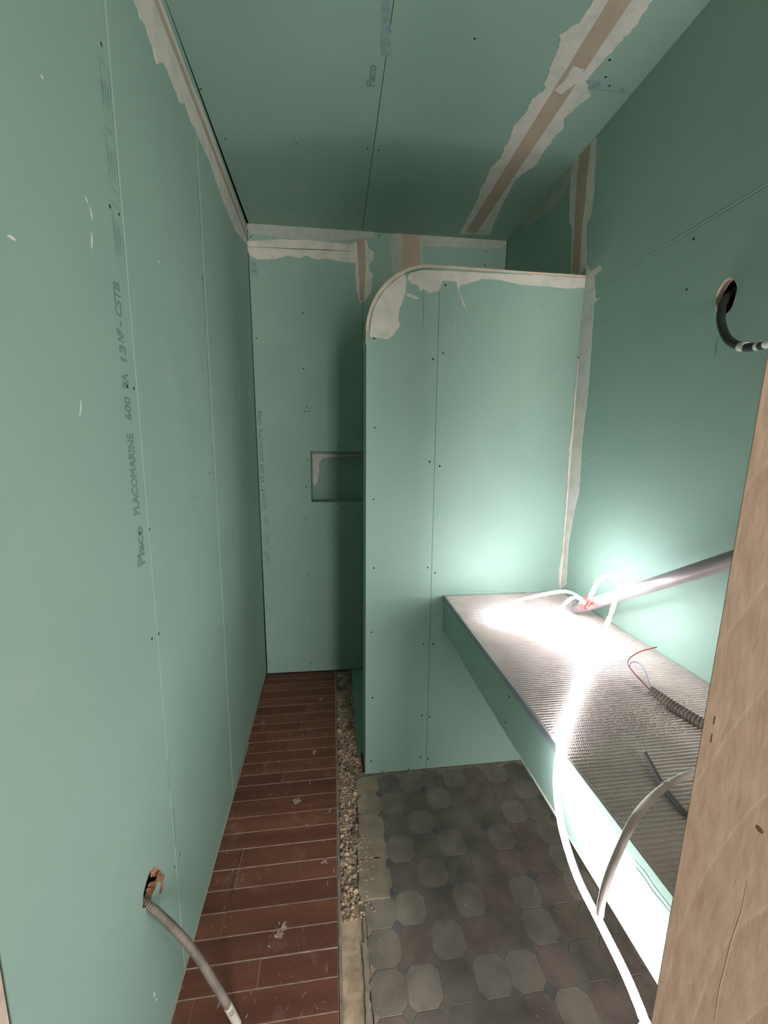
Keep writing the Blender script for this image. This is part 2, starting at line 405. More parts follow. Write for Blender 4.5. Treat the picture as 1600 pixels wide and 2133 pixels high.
paste(FR, wr, FR.poly(c3([(610, 835), (660, 768), (735, 690), (728, 820), (722, 950), (710, 1080), (682, 1130), (685, 1340), (655, 1385), (604, 1385), (608, 1260), (612, 1150), (598, 1120), (600, 960)])), amp=.004)
plate('paper_tape', rough_loop(FR.poly(c3([(650, 780), (712, 708), (690, 900), (676, 1060), (660, 1200), (652, 1380), (612, 1380), (628, 1080), (636, 930)])), .001, .03), [], .0016, .0022, M['tape'], wr)
paste(FR, wr, FR.poly(c3([(740, 682), (650, 765), (540, 893), (430, 1010), (345, 1120), (335, 1150), (372, 1172), (400, 1130), (490, 1070), (570, 980), (600, 910), (640, 800)])), m='paste_thin', amp=.004, h=.001)
# right-hand leg of the corner filler
cr = [(-YP+.001, z) for z in (0.90, 1.3, 1.7, 2.0, 2.30)]
rt = [FR.px(*p) for p in c6([(640, 1640), (650, 1450), (675, 1300), (700, 1200), (715, 950), (740, 750), (755, 560), (765, 400), (770, 300), (800, 275), (778, 280), (776, 170), (812, 140), (800, 120), (757, 150)])]
paste(FR, wr, [(-YP+.001, 0.90)]+rt+[(-YP+.001, 2.33)], amp=.002)
screws(FR, wr, [(1478, 289), (1455, 434), (1446, 498), (1431, 603), (1256, 303), (1247, 415)])
for px in ([(1462, 612), (1459, 618)], [(1352, 806), (1357, 808)], [(1240, 950), (1226, 965)], [(1240, 718), (1236, 736)], [(1246, 672), (1254, 684)], [(1344, 1008), (1348, 1012)], [(1214, 974), (1222, 962)], [(1512, 505), (1508, 509)]):
    stroke('plaster_speck', FR.poly(px), 0.003, 0.0006, M['chip'], wr)
stroke('pencil_mark', FR.poly([(1495, 700), (1492, 725), (1487, 752)]), .0014, .0004, M['pencil'], wr)
stroke('pencil_mark', FR.poly([(1349, 810), (1354, 806)]), .0022, .0004, M['pencil'], wr)

# ---------------------------------------------------------------- ceiling
cl = backing('ceiling', FC, -0.56, -2.75, 1.20, -0.36, M['dark'])
SX = 0.187
plate('plasterboard', rect(-0.457, -2.66, SX-0.0012, -YF), [], -BT, 0, M['board'], cl)
plate('plasterboard', rect(SX+0.0012, -2.66, 0.835, -YF), [], -BT, 0, M['board'], cl)
plate('plasterboard', rect(0.837, -1.523, XR-.001, -YF), [], -BT, 0, M['board'], cl)
plate('plasterboard', rect(0.837, -2.66, XR-.001, -1.525), [], -BT, 0, M['board'], cl)
lj = [(720, 0), (650, 110), (545, 180), (550, 232), (512, 290), (495, 380), (465, 425), (480, 442), (412, 500), (385, 552), (360, 592), (312, 636), (300, 692), (270, 742), (250, 800), (197, 850), (170, 920), (145, 960), (130, 1010), (90, 1090), (40, 1180)]
rj = [(200, 1185), (215, 1130), (280, 990), (330, 900), (430, 830), (470, 760), (530, 680), (565, 652), (570, 598), (620, 552), (700, 485), (682, 405), (735, 340), (830, 240), (930, 130), (1010, 0)]
L_ = FC.poly(c3(lj)); R_ = FC.poly(c3(rj))
paste(FC, cl, [(L_[0][0]-.03, -.5), (L_[0][0]-.02, -1.0)]+L_+R_+[(R_[-1][0]+.005, -1.0), (R_[-1][0], -.5)], amp=.0045)
plate('paper_tape', rough_loop(rect(0.788, -2.50, 0.852, -.5), .0012, .04), [], .0016, .0023, M['tape'], cl)
bl = c3([(575, 400), (620, 330), (668, 345), (660, 400), (610, 430), (560, 470), (520, 450)])
paste(FC, cl, FC.poly(bl), h=.0012, z0=.0022, amp=.003, name='filler_smear')
screws(FC, cl, [(989, 80), (617, 299), (766, 309), (789, 312), (418, 185), (470, 289), (493, 392), (515, 433), (604, 436), (678, 440), (750, 444), (769, 446), (1270, 124), (1262, 160), (1270, 178), (1171, 352), (1350, 160)])
a = FC.px(790, 180); b = FC.px(797, 135)
t = text('printed_lettering', 'Placo', .045, 0, 0, 0, .0005, M['ink'], cl)
a = FC.px(782, 182); t.location = (a[0]-.005, a[1], .0005); t.rotation_euler = (0, 0, math.radians(90)); t.scale = (.85, .9, 1)
plate('faded_print', rough_loop([FC.px(*p) for p in ((792, 118), (814, 118), (815, 20), (812, -10), (795, -10))], .004, .02), [], 0, .0003, M['inkblur'], cl)
plate('faded_print', rough_loop([FC.px(*p) for p in ((1224, 166), (1254, 168), (1252, 184), (1222, 184))], .003, .01), [], 0, .0003, M['inkblur'], cl)
plate('faded_print', rough_loop([FC.px(*p) for p in ((1288, 178), (1303, 180), (1300, 192), (1288, 190))], .003, .01), [], 0, .0003, M['inkblur'], cl)

# ---------------------------------------------------------------- back wall
wb = backing('wall_back', FB, -0.55, -0.05, 1.15, 2.88, M['dark'], z0=-0.22, z1=-0.17)
nz0, nz1, nx0 = FB.px(647, 1046)[1], FB.px(647, 940)[1], FB.px(648, 1000)[0]
nx1 = 0.34; sx = 0.192
plate('plasterboard', [(-.462, .004), (sx-.001, .004), (sx-.001, nz0), (nx0, nz0), (nx0, nz1), (sx-.001, nz1), (sx-.001, ZC), (-.462, ZC)], [], -BT, 0, M['board'], wb)
plate('plasterboard', [(sx+.001, .004), (XR-.002, .004), (XR-.002, ZC), (sx+.001, ZC), (sx+.001, nz1), (nx1, nz1), (nx1, nz0), (sx+.001, nz0)], [], -BT, 0, M['board'], wb)
ND = -0.13
for a_, b_ in (((nx0-.01, nz0-.012, ND), (nx1+.01, nz0-.0005, -BT)), ((nx0-.01, nz1+.0005, ND), (nx1+.01, nz1+.012, -BT)),
               ((nx0-.012, nz0, ND), (nx0-.0005, nz1, -BT)), ((nx1+.0005, nz0, ND), (nx1+.012, nz1, -BT))):
    box('niche_lining', a_, b_, M['board'], wb)
box('niche_lining', (nx0-.012, nz0-.012, ND-.0125), (nx1+.012, nz1+.012, ND), M['board'], wb)
npx = [(652, 946), (760, 946), (740, 950), (692, 952), (672, 955), (664, 965), (665, 985), (661, 1005), (655, 1012), (652, 1005)]
pn = [FB.px(*p, off=ND) for p in npx]
plate('joint_compound', rough_loop(pn, .002, .01), [], ND, ND+.0015, M['paste'], wb)
paste(FB, wb, FB.poly(c5([(103, 76), (450, 84), (800, 108), (885, 122), (882, 152), (842, 168), (730, 176), (600, 186), (450, 178), (320, 168), (260, 152), (150, 145), (108, 120)])), m='paste_thin', h=.0012)
cyj = FB.px(600, 517)[1]
b2 = c5([(106, 186), (320, 176), (500, 178), (600, 192), (730, 206), (840, 175), (850, 230), (885, 252), (880, 300), (855, 330), (860, 370), (880, 392), (870, 500), (845, 540), (800, 570), (780, 500), (770, 380), (775, 322), (700, 315), (590, 290), (540, 300), (465, 275), (430, 290), (350, 275), (280, 295), (170, 300), (120, 272), (106, 240)])
paste(FB, wb, FB.poly(b2), amp=.003)
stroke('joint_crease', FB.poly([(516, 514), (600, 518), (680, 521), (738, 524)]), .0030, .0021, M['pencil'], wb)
stroke('joint_crease', FB.poly([(726, 488), (727, 515), (726, 545)]), .002, .0021, M['halo'], wb)
plate('paper_tape', rough_loop(FB.poly([(743, 496), (760, 497), (762, 560), (758, 625), (750, 628), (747, 560)]), .001, .02), [], .0016, .0022, M['tape'], wb)
paste(FB, wb, FB.poly([(812, 500), (820, 486), (1042, 491), (1055, 500), (1050, 518), (883, 514), (882, 600), (812, 620), (806, 600), (818, 570), (815, 545), (812, 520)]), m='paste_thin', amp=.004)
plate('paper_tape', rough_loop(FB.poly([(838, 488), (874, 489), (876, 620), (838, 620)]), .001, .02), [], .0016, .0022, M['tape'], wb)
screws(FB, wb, [(522, 493), (626, 537), (631, 652), (534, 705), (632, 768), (745, 676), (745, 793), (639, 848), (636, 857), (644, 857), (640, 958), (638, 1014), (637, 1083), (706, 930), (716, 1060), (745, 909), (745, 1076), (540, 858), (547, 1022), (552, 1150), (556, 1265), (642, 1196), (648, 1289), (561, 1380), (648, 1381), (746, 1379), (757, 676), (757, 800), (757, 911), (790, 490), (1012, 523), (1010, 552)])
def tback(s, p0, p1, size=.036, outline=.0006, m='ink'):
    a = FB.px(*p0); b = FB.px(*p1)
    o = text('printed_lettering', s, size, a[0], a[1], -HB, .0005, M[m], wb, outline=outline)
    xs = [v.co.x for v in o.data.vertices]; o.scale = ((a[1]-b[1])/(max(xs)-min(xs)), 1, 1)
tback('Placo', (537, 856), (538, 884)); tback('PLACOMARINE', (538, 894), (541, 960))
tback('600 BA 13', (541, 966), (545, 1022)); tback('NF-CSTB', (545, 1028), (547, 1062))
for q0, q1 in (((547, 1072), (559, 1100)), ((549, 1106), (561, 1140)), ((550, 1146), (562, 1180))):
    a = FB.px(*q0); b = FB.px(*q1); outline_box(a, b, .0014, wb)
    for k in range(2): stroke('printed_line', [((a[0]*(2-k)+b[0]*(1+k))/3, a[1]-.012), ((a[0]*(2-k)+b[0]*(1+k))/3+.001, (a[1]+b[1])/2), ((a[0]*(2-k)+b[0]*(1+k))/3, b[1]+.012)], .003, .0005, M['ink'], wb)
plate('faded_print', rough_loop(FB.poly([(523, 545), (535, 545), (536, 578), (524, 578)]), .003, .01), [], 0, .0003, M['inkblur'], wb)
for px in ([(643, 602), (644, 608)], [(650, 603), (651, 608)], [(608, 1206), (611, 1207)], [(980, 536), (983, 542)]):
    stroke('plaster_speck', FB.poly(px), .004, .0006, M['chip'], wb)

# ---------------------------------------------------------------- partition with the rounded shoulder
PT = 0.140; X0, X1, ZT, RC, SM = 0.142, XR, 2.283, 0.262, 0.4405
arc = [(X0+RC-RC*math.cos(a), ZT-RC+RC*math.sin(a)) for a in [HB*i/20 for i in range(21)]]
core = [(X0+.004, 0.0)]+[(p[0]+.003, p[1]-.003) for p in arc]+[(X1, ZT-.003), (X1, 0.0)]
wp = plate('wall_partition', core, [], -PT+BT, -BT, M['core']); wp.matrix_world = FP.m; struct(wp)
leftb = [(X0, .004)]+[p for p in arc if p[0] < SM-.001]+[(SM-.0008, ZT), (SM-.0008, .004)]
plate('plasterboard', leftb, [], -BT, 0, M['board'], wp)
plate('plasterboard', rect(SM+.0008, .004, X1-.001, ZT), [], -BT, 0, M['board'], wp)
plate('plasterboard', [(X0, .004)]+arc+[(X1-.001, ZT), (X1-.001, .004)], [], -PT, -PT+BT, M['board'], wp)
box('edge_board', (X0-.0015, .004, -PT+BT+.012), (X0+.004, ZT-RC-.02, -BT-.010), M['board'], wp)
# end strips and paper corner trim following the curve
def band(name, z0, z1, t0, t1, path, m):
    bm = bmesh.new(); prev = None
    for i, p in enumerate(path):
        a = path[max(i-1, 0)]; b = path[min(i+1, len(path)-1)]; d = (Vector(b)-Vector(a)).normalized(); n = Vector((-d.y, d.x))
        c = [bm.verts.new((p[0]+n.x*t, p[1]+n.y*t, z)) for t, z in ((t0, z0), (t1, z0), (t1, z1), (t0, z1))]
        if prev:
            for k in range(4): bm.faces.new((prev[k], prev[(k+1) % 4], c[(k+1) % 4], c[k]))
        prev = c
        if i == 0: bm.faces.new(c)
    bm.faces.new(prev[::-1])
    return fin(name, bm, m, wp)
full = [(X0, ZT-RC-.05)]+arc+[(X0+RC+(X1-X0-RC)*k/8, ZT+.0005*math.sin(k)) for k in range(1, 8)]+[(X1-.002, ZT)]
band('corner_trim', -.030, .0018, 0, .0022, full, M['trimtape'])
band('corner_trim', -PT, -PT+.03, 0, .0022, full, M['trimtape'])
band('filler_bead', .0016, .0042, -.0085, .0010, full[1:], M['trimtape'])
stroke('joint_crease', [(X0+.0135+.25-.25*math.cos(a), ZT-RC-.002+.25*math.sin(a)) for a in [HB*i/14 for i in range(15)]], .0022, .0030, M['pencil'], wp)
p1 = c5([(1086, 420), (1082, 500), (1060, 560), (1040, 620), (1036, 670), (1050, 700), (1020, 745), (1000, 770), (970, 788), (865, 775), (858, 740), (866, 640), (900, 545), (960, 455), (1040, 392), (1075, 375)])
paste(FP, wp, FP.poly(p1), amp=.002, name='joint_compound')
p2 = c5([(1092, 412), (1110, 380), (1180, 362), (1400, 372), (1600, 384)])+c6([(250, 158), (500, 168), (745, 184), (740, 226), (650, 232), (550, 222), (430, 215), (330, 192), (240, 185), (180, 206), (130, 217)])+c5([(1440, 445), (1402, 478), (1395, 435), (1360, 430), (1310, 430), (1290, 490), (1230, 506), (1187, 478), (1172, 500), (1160, 462), (1120, 450)])
paste(FP, wp, FP.poly(p2), amp=.0015)
paste(FP, wp, FP.poly(c5([(1395, 440), (1408, 440), (1412, 490), (1440, 560), (1462, 612), (1436, 580), (1412, 500)])), amp=.0008, step=.01, h=.001, name='filler_smear')
paste(FP, wp, FP.poly(c5([(1085, 505), (1120, 510), (1165, 535), (1150, 545), (1090, 520)])), amp=.0008, h=.001, name='filler_smear')
stroke('pencil_mark', FP.poly([(881, 604), (882, 650), (882, 688)]), .0012, .0004, M['pencil'], wp)
stroke('pencil_mark', FP.poly([(928, 600), (929, 1100), (918, 1590)]), .0008, .0003, M['inkblur'], wp)
stroke('pencil_mark', FP.poly([(918, 1228), (1040, 1233), (1160, 1236)]), .0010, .0003, M['pencil'], wp)
cp = c6([(745, 190), (732, 350), (716, 520), (697, 560), (690, 640), (670, 850), (652, 1000), (642, 1200), (622, 1480), (606, 1560), (605, 1640)])
paste(FP, wp, [(X1-.001, 2.275)]+FP.poly(cp)+[(X1-.001, .90)], amp=.002)
stroke('joint_crease', [(X1-.010, .92), (X1-.012, 1.4), (X1-.008, 1.9), (X1-.006, 2.2)], .002, .0019, M['tape'], wp)
screws(FP, wp, [(928, 594), (1056, 584), (780, 705), (902, 748), (923, 736), (781, 891), (895, 962), (916, 971), (778, 1040), (891, 1182), (906, 1193), (779, 1183), (774, 1317), (902, 1341), (882, 1342), (776, 1453), (879, 1490), (895, 1493), (773, 1585), (797, 1606), (851, 1602), (876, 1577), (892, 1580), (922, 1598), (969, 1594), (1204, 745)], off=.0001)
for px in ([(914, 1076), (918, 1084)], [(946, 672), (950, 690)], [(1018, 1130), (1021, 1136)], [(1118, 648), (1124, 644)], [(1160, 612), (1168, 620)]):
    stroke('plaster_speck', FP.poly(px), .003, .0006, M['chip'], wp)

# ---------------------------------------------------------------- floor
fo = struct(box('floor', (-0.56, YF-.06, -0.10), (1.20, 2.80, -0.012), M['slab']))
for_y = [0.33, 0.402, 0.474, 0.546, 0.618, 0.69, 0.761, 0.832, 0.902, 0.977, 1.049, 1.119, 1.192, 1.263, 1.335, 1.410, 1.479, 1.550, 1.633, 1.715, 1.778, 1.850, 1.920, 1.998, 2.074, 2.139, 2.218, 2.302, 2.379, 2.461, 2.537, 2.600, 2.662]
box('grout_bed', (XL+.004, for_y[0], -.012), (0.002, 2.66, -0.0005), M['grout'], fo)
def jx(u, v): return at_z(u, v, 0)
cuts = {}
for (u, v) in ((503, 1784), (540, 2025), (398, 2112), (560, 1525), (553, 1590), (497, 1815), (485, 1850), (628, 1505), (600, 1555), (640, 1470), (470, 1905), (590, 1630)):
    p = jx(u, v)
    for i in range(len(for_y)-1):
        if for_y[i] <= p.y < for_y[i+1]: cuts.setdefault(i, []).append(p.x)
for i in range(len(for_y)-1):
    a, b = for_y[i], for_y[i+1]
    xl = XL+0.009*(2.664-a)+.002
    xs = [xl]+sorted(cuts.get(i, []))+[0.0015]
    if i < 8 and i % 3 == 1: xs.insert(1, random.uniform(-.35, -.1))
    for k in range(len(xs)-1):
        w = 0.0018 if i % 4 else .0012
        bm = bmesh.new(); dz = random.uniform(0, .0006)
        add_box(bm, (xs[k]+(.0005 if k else 0), a+w, -.006), (xs[k+1]-.0005, b-w, dz))
        bmesh.ops.bevel(bm, geom=[e for e in bm.edges if all(v.co.z > -.003 for v in e.verts)], offset=.0007, segments=1, affect='EDGES')
        for v in bm.verts: v.co.x -= 0; 
        o = fin('plank', bm, M['plank'][random.randrange(3)], fo)
# long splits in two planks
for px in ([(505, 1768), (499, 1790), (497, 1800)], [(492, 1812), (487, 1835), (482, 1850)], [(486, 1848), (478, 1880)]):
    stroke('crack', FF.poly(px), .0028, .0009, M['screw'], fo)
# dried blobs trodden on the planks
def splat(u, v, r, n=9, elong=1.6):
    c = FF.px(u, v); bm = bmesh.new()
    for k in range(n):
        a = random.uniform(0, 6.28); rr = random.uniform(0, r); x = c[0]+math.cos(a)*rr; y = c[1]+math.sin(a)*rr*elong
        s = random.uniform(.18, .4)*r
        m = Matrix.Translation((x, y, .001)) @ Matrix.Rotation(random.uniform(0, 3), 4, 'Z') @ Matrix.Diagonal((s*1.7, s*.7, .0016, 1))
        bmesh.ops.create_icosphere(bm, subdivisions=1, radius=1, matrix=m)
    return fin('plaster_splat', bm, M['splat'], fo)
for s in ((620, 1668, .016, 14), (654, 1567, .013, 10), (686, 1688, .008, 6), (677, 1797, .012, 12, 1.0), (588, 1935, .017, 12), (582, 1950, .015, 10), (668, 1456, .012, 8), (645, 1590, .006, 4), (630, 1532, .007, 5), (560, 1972, .008, 4), (513, 2120, .006, 3), (640, 1718, .008, 4), (600, 1528, .006, 3), (682, 1530, .006, 4)):
    splat(*s)
bm = bmesh.new()
for k in range(330):
    y = random.uniform(.55, 2.6) if k % 3 else random.uniform(.6, 1.5); x = random.triangular(-.43, -.005, -.03)
    if k > 270: x = random.gauss(-.385, .03); y = random.gauss(1.30, .012)
    x = max(x, XL+.04); a = random.gauss(1.2, .5); l = random.uniform(.002, .010); w = random.uniform(.0003, .0009)
    d = Vector((math.cos(a), math.sin(a), 0)); n = Vector((-d.y, d.x, 0)); c = Vector((x, y, .0009))
    bm.faces.new([bm.verts.new(c+p) for p in (-d*l-n*w*.3, d*l*.2-n*w, d*l, d*l*.1+n*w)])
o = fin('dust_scuffs', bm, M['splat'], fo); o['kind'] = 'stuff'
# mortar lip between planks and trench
bm = bmesh.new(); prev = None
for i in range(120):
    y = .33+i*(2.655-.33)/119; x = 0.001+.004*(1-(y-.33)/2.3); w = .012+.003*noise.noise(Vector((y*9, 0, 0)))
    z = .0015+.0016*noise.noise(Vector((y*25, 4, 0)))
    c = [bm.verts.new(p) for p in ((x, y, -.012), (x+.0005, y, z), (x+w*.7, y, z+.0006), (x+w, y, -.014))]
    if prev:
        for k in range(3): bm.faces.new((prev[k], prev[k+1], c[k+1], c[k]))
    prev = c
fin('mortar_lip', bm, M['edge'], fo)
# trench bed: height field, with smooth mortar near and rubble further in
def edge_r(y):
    pts = [(.33, .075), (.87, .083), (1.0, .088), (1.13, .098), (1.2, .085), (1.25, .078), (1.32, .080), (1.4, .090), (1.5, .092), (1.6, .097), (1.70, .108), (1.74, .118), (1.9, .118), (2.2, .112), (2.66, .095)]
    for (a, p), (b, q) in zip(pts, pts[1:]):
        if a <= y <= b: return p+(q-p)*(y-a)/(b-a)
    return pts[-1][1]
def trench_z(x, y):
    base = -.010+.007*noise.noise(Vector((x*18, y*12, 0)))
    k = min(1, max(0, (y-1.14)/.08))
    sm = -.007+.004*noise.noise(Vector((x*30, y*18, 5)))+.002*noise.noise(Vector((x*90, y*90, 5)))
    ro = base+.007*noise.noise(Vector((x*70, y*70, 2)))+.004*noise.noise(Vector((x*150, y*150, 2)))
    return sm*(1-k)+ro*k
def trench(ya, yb, m, name):
    bm = bmesh.new(); rows = []
    ny = int((yb-ya)/.006); nx = 16
    for j in range(ny+1):
        y = ya+(yb-ya)*j/ny; xr = edge_r(y)+.012
        rows.append([bm.verts.new((.008+(xr-.008)*i/nx, y, trench_z(.008+(xr-.008)*i/nx, y))) for i in range(nx+1)])
    for A, B in zip(rows, rows[1:]):
        for i in range(nx): bm.faces.new((A[i], A[i+1], B[i+1], B[i])).smooth = True
    return fin(name, bm, m, fo)
trench(.33, 1.16, M['mortar'], 'mortar_bed'); trench(1.16, 2.655, M['rubble'], 'rubble_bed')
bms = [bmesh.new() for _ in range(3)]
for k in range(1400):
    y = random.choice([random.uniform(1.12, 1.75), random.uniform(1.12, 2.0), random.uniform(1.3, 2.6)]); x = random.uniform(.018, edge_r(y)-.004)
    s = random.uniform(.0022, .0075)*(1 if random.random() < .9 else 1.7)
    m = Matrix.Translation((x, y, trench_z(x, y)+s*.3)) @ Matrix.Rotation(random.uniform(0, 6), 4, Vector((random.random(), random.random(), random.random()+.1)).normalized()) @ Matrix.Diagonal((s*random.uniform(.8, 1.5), s, s*random.uniform(.4, .8), 1))
    b = bms[random.choices((0, 1, 2), (5, 3, 2))[0]]
    r = bmesh.ops.create_icosphere(b, subdivisions=1, radius=1, matrix=m)
    for v in r['verts']: v.co += Vector((random.uniform(-1, 1), random.uniform(-1, 1), random.uniform(-1, 1)))*s*.18
for b, m in zip(bms, M['stone']):
    o = fin('rubble_stones', b, m, fo); o['kind'] = 'stuff'
# octagonal cement tiles with little cabochons
PTCH = .1040; TX0, TY0 = .1455, .9255; CUT = .0215; GAP = .0009
def octagon(name, c, h, cut, m, jit=0, left=False, z=0.0):
    bm = bmesh.new(); hx = h
    pts = [(-hx+cut, -h), (hx-cut, -h), (hx, -h+cut), (hx, h-cut), (hx-cut, h), (-hx+cut, h), (-hx, h-cut), (-hx, -h+cut)]
    if left: pts = [(max(p[0], left-c[0]) + (random.uniform(-.003, .003) if p[0] < 0 else 0), p[1]) for p in pts]
    lo_ = [bm.verts.new((p[0]+c[0], p[1]+c[1], -.012)) for p in pts]
    mid = [bm.verts.new((p[0]+c[0], p[1]+c[1], z-.0008)) for p in pts]
    hi_ = [bm.verts.new((p[0]*.982+c[0], p[1]*.982+c[1], z)) for p in pts]
    n = 8
    for k in range(n):
        bm.faces.new((lo_[k], lo_[(k+1) % n], mid[(k+1) % n], mid[k])); bm.faces.new((mid[k], mid[(k+1) % n], hi_[(k+1) % n], hi_[k]))
    bm.faces.new(hi_)
    return fin(name, bm, m, fo)
look = {(0, 0): 'ash', (1, 0): 'pale', (2, 0): 'slate', (3, 0): 'ash', (0, 1): 'ash', (1, 1): 'brown', (2, 1): 'ash', (3, 1): 'red', (4, 1): 'brown',
        (0, 2): 'ash', (1, 2): 'pale', (2, 2): 'slate', (3, 2): 'ash', (4, 2): 'red', (0, 3): 'dusty', (1, 3): 'slate', (2, 3): 'ash', (3, 3): 'slate', (4, 3): 'brown',
        (0, 4): 'dusty', (1, 4): 'ash', (2, 4): 'slate', (3, 4): 'ash', (0, 5): 'dusty', (1, 5): 'green', (2, 5): 'ash', (3, 5): 'slate', (0, 6): 'dusty', (1, 6): 'ash', (2, 6): 'brown', (3, 6): 'ash', (4, 6): 'slate', (0, 7): 'dusty', (1, 7): 'green', (2, 7): 'ash', (3, 7): 'slate'}
box('tile_grout', (.098, .33, -.012), (XR-.002, YP+.02, -.0016), M['edge'], fo)
for i in range(0, 9):
    for j in range(-6, 8):
        c = (TX0+i*PTCH, TY0+j*PTCH*.997); kind = look.get((i, j), random.choice(['ash', 'brown', 'slate', 'ash', 'red']))
        octagon('tile', c, PTCH/2-GAP, CUT, M['tile_'+kind], z=random.uniform(-.0006, .0006)+(.0025 if kind == 'dusty' else 0))
        if i < 8:
            q = (c[0]+PTCH/2, c[1]-PTCH/2); h = CUT-GAP*1.2
            bm = bmesh.new(); vs = [bm.verts.new((q[0]+a*h, q[1]+b*h, z)) for z in (-.01, 0) for a, b in ((0, -1), (1, 0), (0, 1), (-1, 0))]
            bm.faces.new(vs[4:]); 
            for k in range(4): bm.faces.new((vs[k], vs[(k+1) % 4], vs[4+(k+1) % 4], vs[4+k]))
            fin('small_tile', bm, M['tile_'+random.choice(['blue', 'slate', 'slate', 'green'])], fo)
# dust and mortar lumps spilled over the first tile column
for (y0, y1, x0, x1) in ((1.17, 1.31, .080, .185), (1.31, 1.40, .082, .190), (1.40, 1.50, .092, .172), (1.05, 1.12, .084, .094), (.33, 1.05, .078, .092)):
    plate('mortar_spill', rough_loop(rect(x0, y0, x1, y1), .004 if x1 > .1 else .003, .012), [], -.006, .0042 if x1 > .1 else .0015, M['tile_dusty'] if x1 > .1 else M['edge'], fo)
bm = bmesh.new()
for k in range(90):
    y = random.uniform(1.12, 1.42); x = edge_r(y)+abs(random.gauss(0, .03)); s = random.uniform(.001, .004)
    bmesh.ops.create_icosphere(bm, subdivisions=1, radius=1, matrix=Matrix.Translation((x, y, .0045)) @ Matrix.Rotation(random.random()*3, 4, 'Z') @ Matrix.Diagonal((s*1.4, s, s*.6, 1)))
o = fin('plaster_crumbs', bm, M['stone'][0], fo); o['kind'] = 'stuff'
# pale bead where the left wall meets the planks
box('floor_bead', (XL+.009*1.1, .53, -.002), (XL+.009*1.1+.0035, 2.0, .004), M['halo'], fo)
# shower base behind the partition: green board lying on the floor
box('shower_board', (.118, YP+PT+.01, -.011), (XR-.004, 2.652, .006), M['board'], fo, bevel=.001)

# ---------------------------------------------------------------- washbasin counter
CXF, CZ = .502, .890
ct = empty('washbasin_counter', (CXF, YF+.01, .72))
tag(ct, 'long floating counter with grey ribbed cement board top and green plasterboard front', 'counter')
ci = Matrix.Translation((-CXF, -(YF+.01), -.72))
def wpart(o, par=ct): o.data.transform(ci); return o
Y0c, Y1c = YF+.012, YP-.002
wpart(box('top_board', (CXF, Y0c, CZ-.018), (XR-.002, Y1c, CZ), M['backer'], ct, bevel=.0008))
wpart(box('board_edge', (CXF-.0035, .742, CZ-.0205), (CXF-.0002, Y1c, CZ+.0006), M['backer_side'], ct))
wpart(box('front_panel', (CXF-.001, Y0c, .727), (CXF+.0115, Y1c, CZ-.0212), M['board'], ct))
wpart(box('front_panel', (CXF-.0018, Y0c, .7275), (CXF-.0003, .741, CZ+.0004), M['board'], ct))
wpart(box('panel_lower_edge', (CXF-.003, Y0c, .722), (CXF+.0125, Y1c, .7268), M['fascia_edge'], ct))
wpart(box('soffit_panel', (CXF+.013, Y0c, .727), (XR-.002, Y1c, .7395), M['board'], ct))
# embossed ribs of the board: continuous ridges with fins between them
bm = bmesh.new(); y = Y0c+.006; rp = .0093; j = 0; Xa, Xb = CXF+.004, XR-.006
while y < Y1c-.004:
    n = 28; prev = None; ph = random.uniform(0, 6)
    for i in range(n+1):
        x = Xa+(Xb-Xa)*i/n; yy = y+.0008*math.sin(x*40+ph)+.0005*noise.noise(Vector((x*30, y*30, 0)))
        c = [bm.verts.new(p) for p in ((x, yy-.0013, CZ-.0005), (x, yy-.0004, CZ+.0016), (x, yy+.0008, CZ+.0016), (x, yy+.0014, CZ-.0005))]
        if prev:
            for k in range(3): bm.faces.new((prev[k], prev[k+1], c[k+1], c[k]))
        prev = c
    x = Xa+.002+(j % 2)*.002
    while x < Xb-.003:
        y0, y1 = y+.001, y+rp-.0014
        a = [bm.verts.new(p) for p in ((x, y0, CZ-.0003), (x+.0013, y0, CZ-.0003), (x+.0035, y1, CZ-.0003), (x+.0022, y1, CZ-.0003), (x+.0006, y0, CZ+.0011), (x+.0028, y1, CZ+.0011))]
        bm.faces.new((a[0], a[3], a[5], a[4])); bm.faces.new((a[1], a[4], a[5], a[2]))
        x += .0052
    y += rp; j += 1
o = wpart(fin('embossed_ribs', bm, M['backer'], ct)); o['kind'] = 'stuff'
# tears and specks on the top, crack and scuffs on the front
def on_top(pts, w, name='plaster_smear', m='plasterwhite', z=CZ+.0019):
    P = [at_z(u, v, z) for u, v in pts]
    o = stroke(name, [(p.x, p.y) for p in P], w, z, M[m], ct); return wpart(o)
for pts in ([(1218, 1437), (1262, 1440)], [(1262, 1436), (1250, 1456)], [(1240, 1428), (1258, 1430)], [(1385, 1424), (1420, 1440), (1446, 1454)], [(1100, 1456), (1106, 1464)], [(1400, 1436), (1436, 1452)]):
    on_top(pts, .004)
bm = bmesh.new()
for k in range(420):
    u = random.gauss(1345, 55); v = random.gauss(1490, 22); 
    if u > 1450 or u < 1180: continue
    p = at_z(u, v, CZ+.002); s = random.uniform(.0008, .0022)
    bmesh.ops.create_icosphere(bm, subdivisions=1, radius=1, matrix=Matrix.Translation(p) @ Matrix.Diagonal((s*1.5, s, s*.5, 1)))
o = wpart(fin('plaster_crumbs', bm, M['plasterwhite'], ct)); o['kind'] = 'stuff'
FX = Frame((CXF-.001, 0, 0), (0, -1, 0), (0, 0, 1))
def on_front(pts, w, name, m):
    P = [at_x(u, v, CXF-.0022) for u, v in pts]; bm = bmesh.new(); pv = None
    for i, p in enumerate(P):
        ww = w*random.uniform(.5, 1.1)/2; c = [bm.verts.new((p.x, p.y, p.z-ww)), bm.verts.new((p.x, p.y, p.z+ww))]
        if pv: bm.faces.new((pv[0], pv[1], c[1], c[0]))
        pv = c
    return wpart(fin(name, bm, M[m], ct))
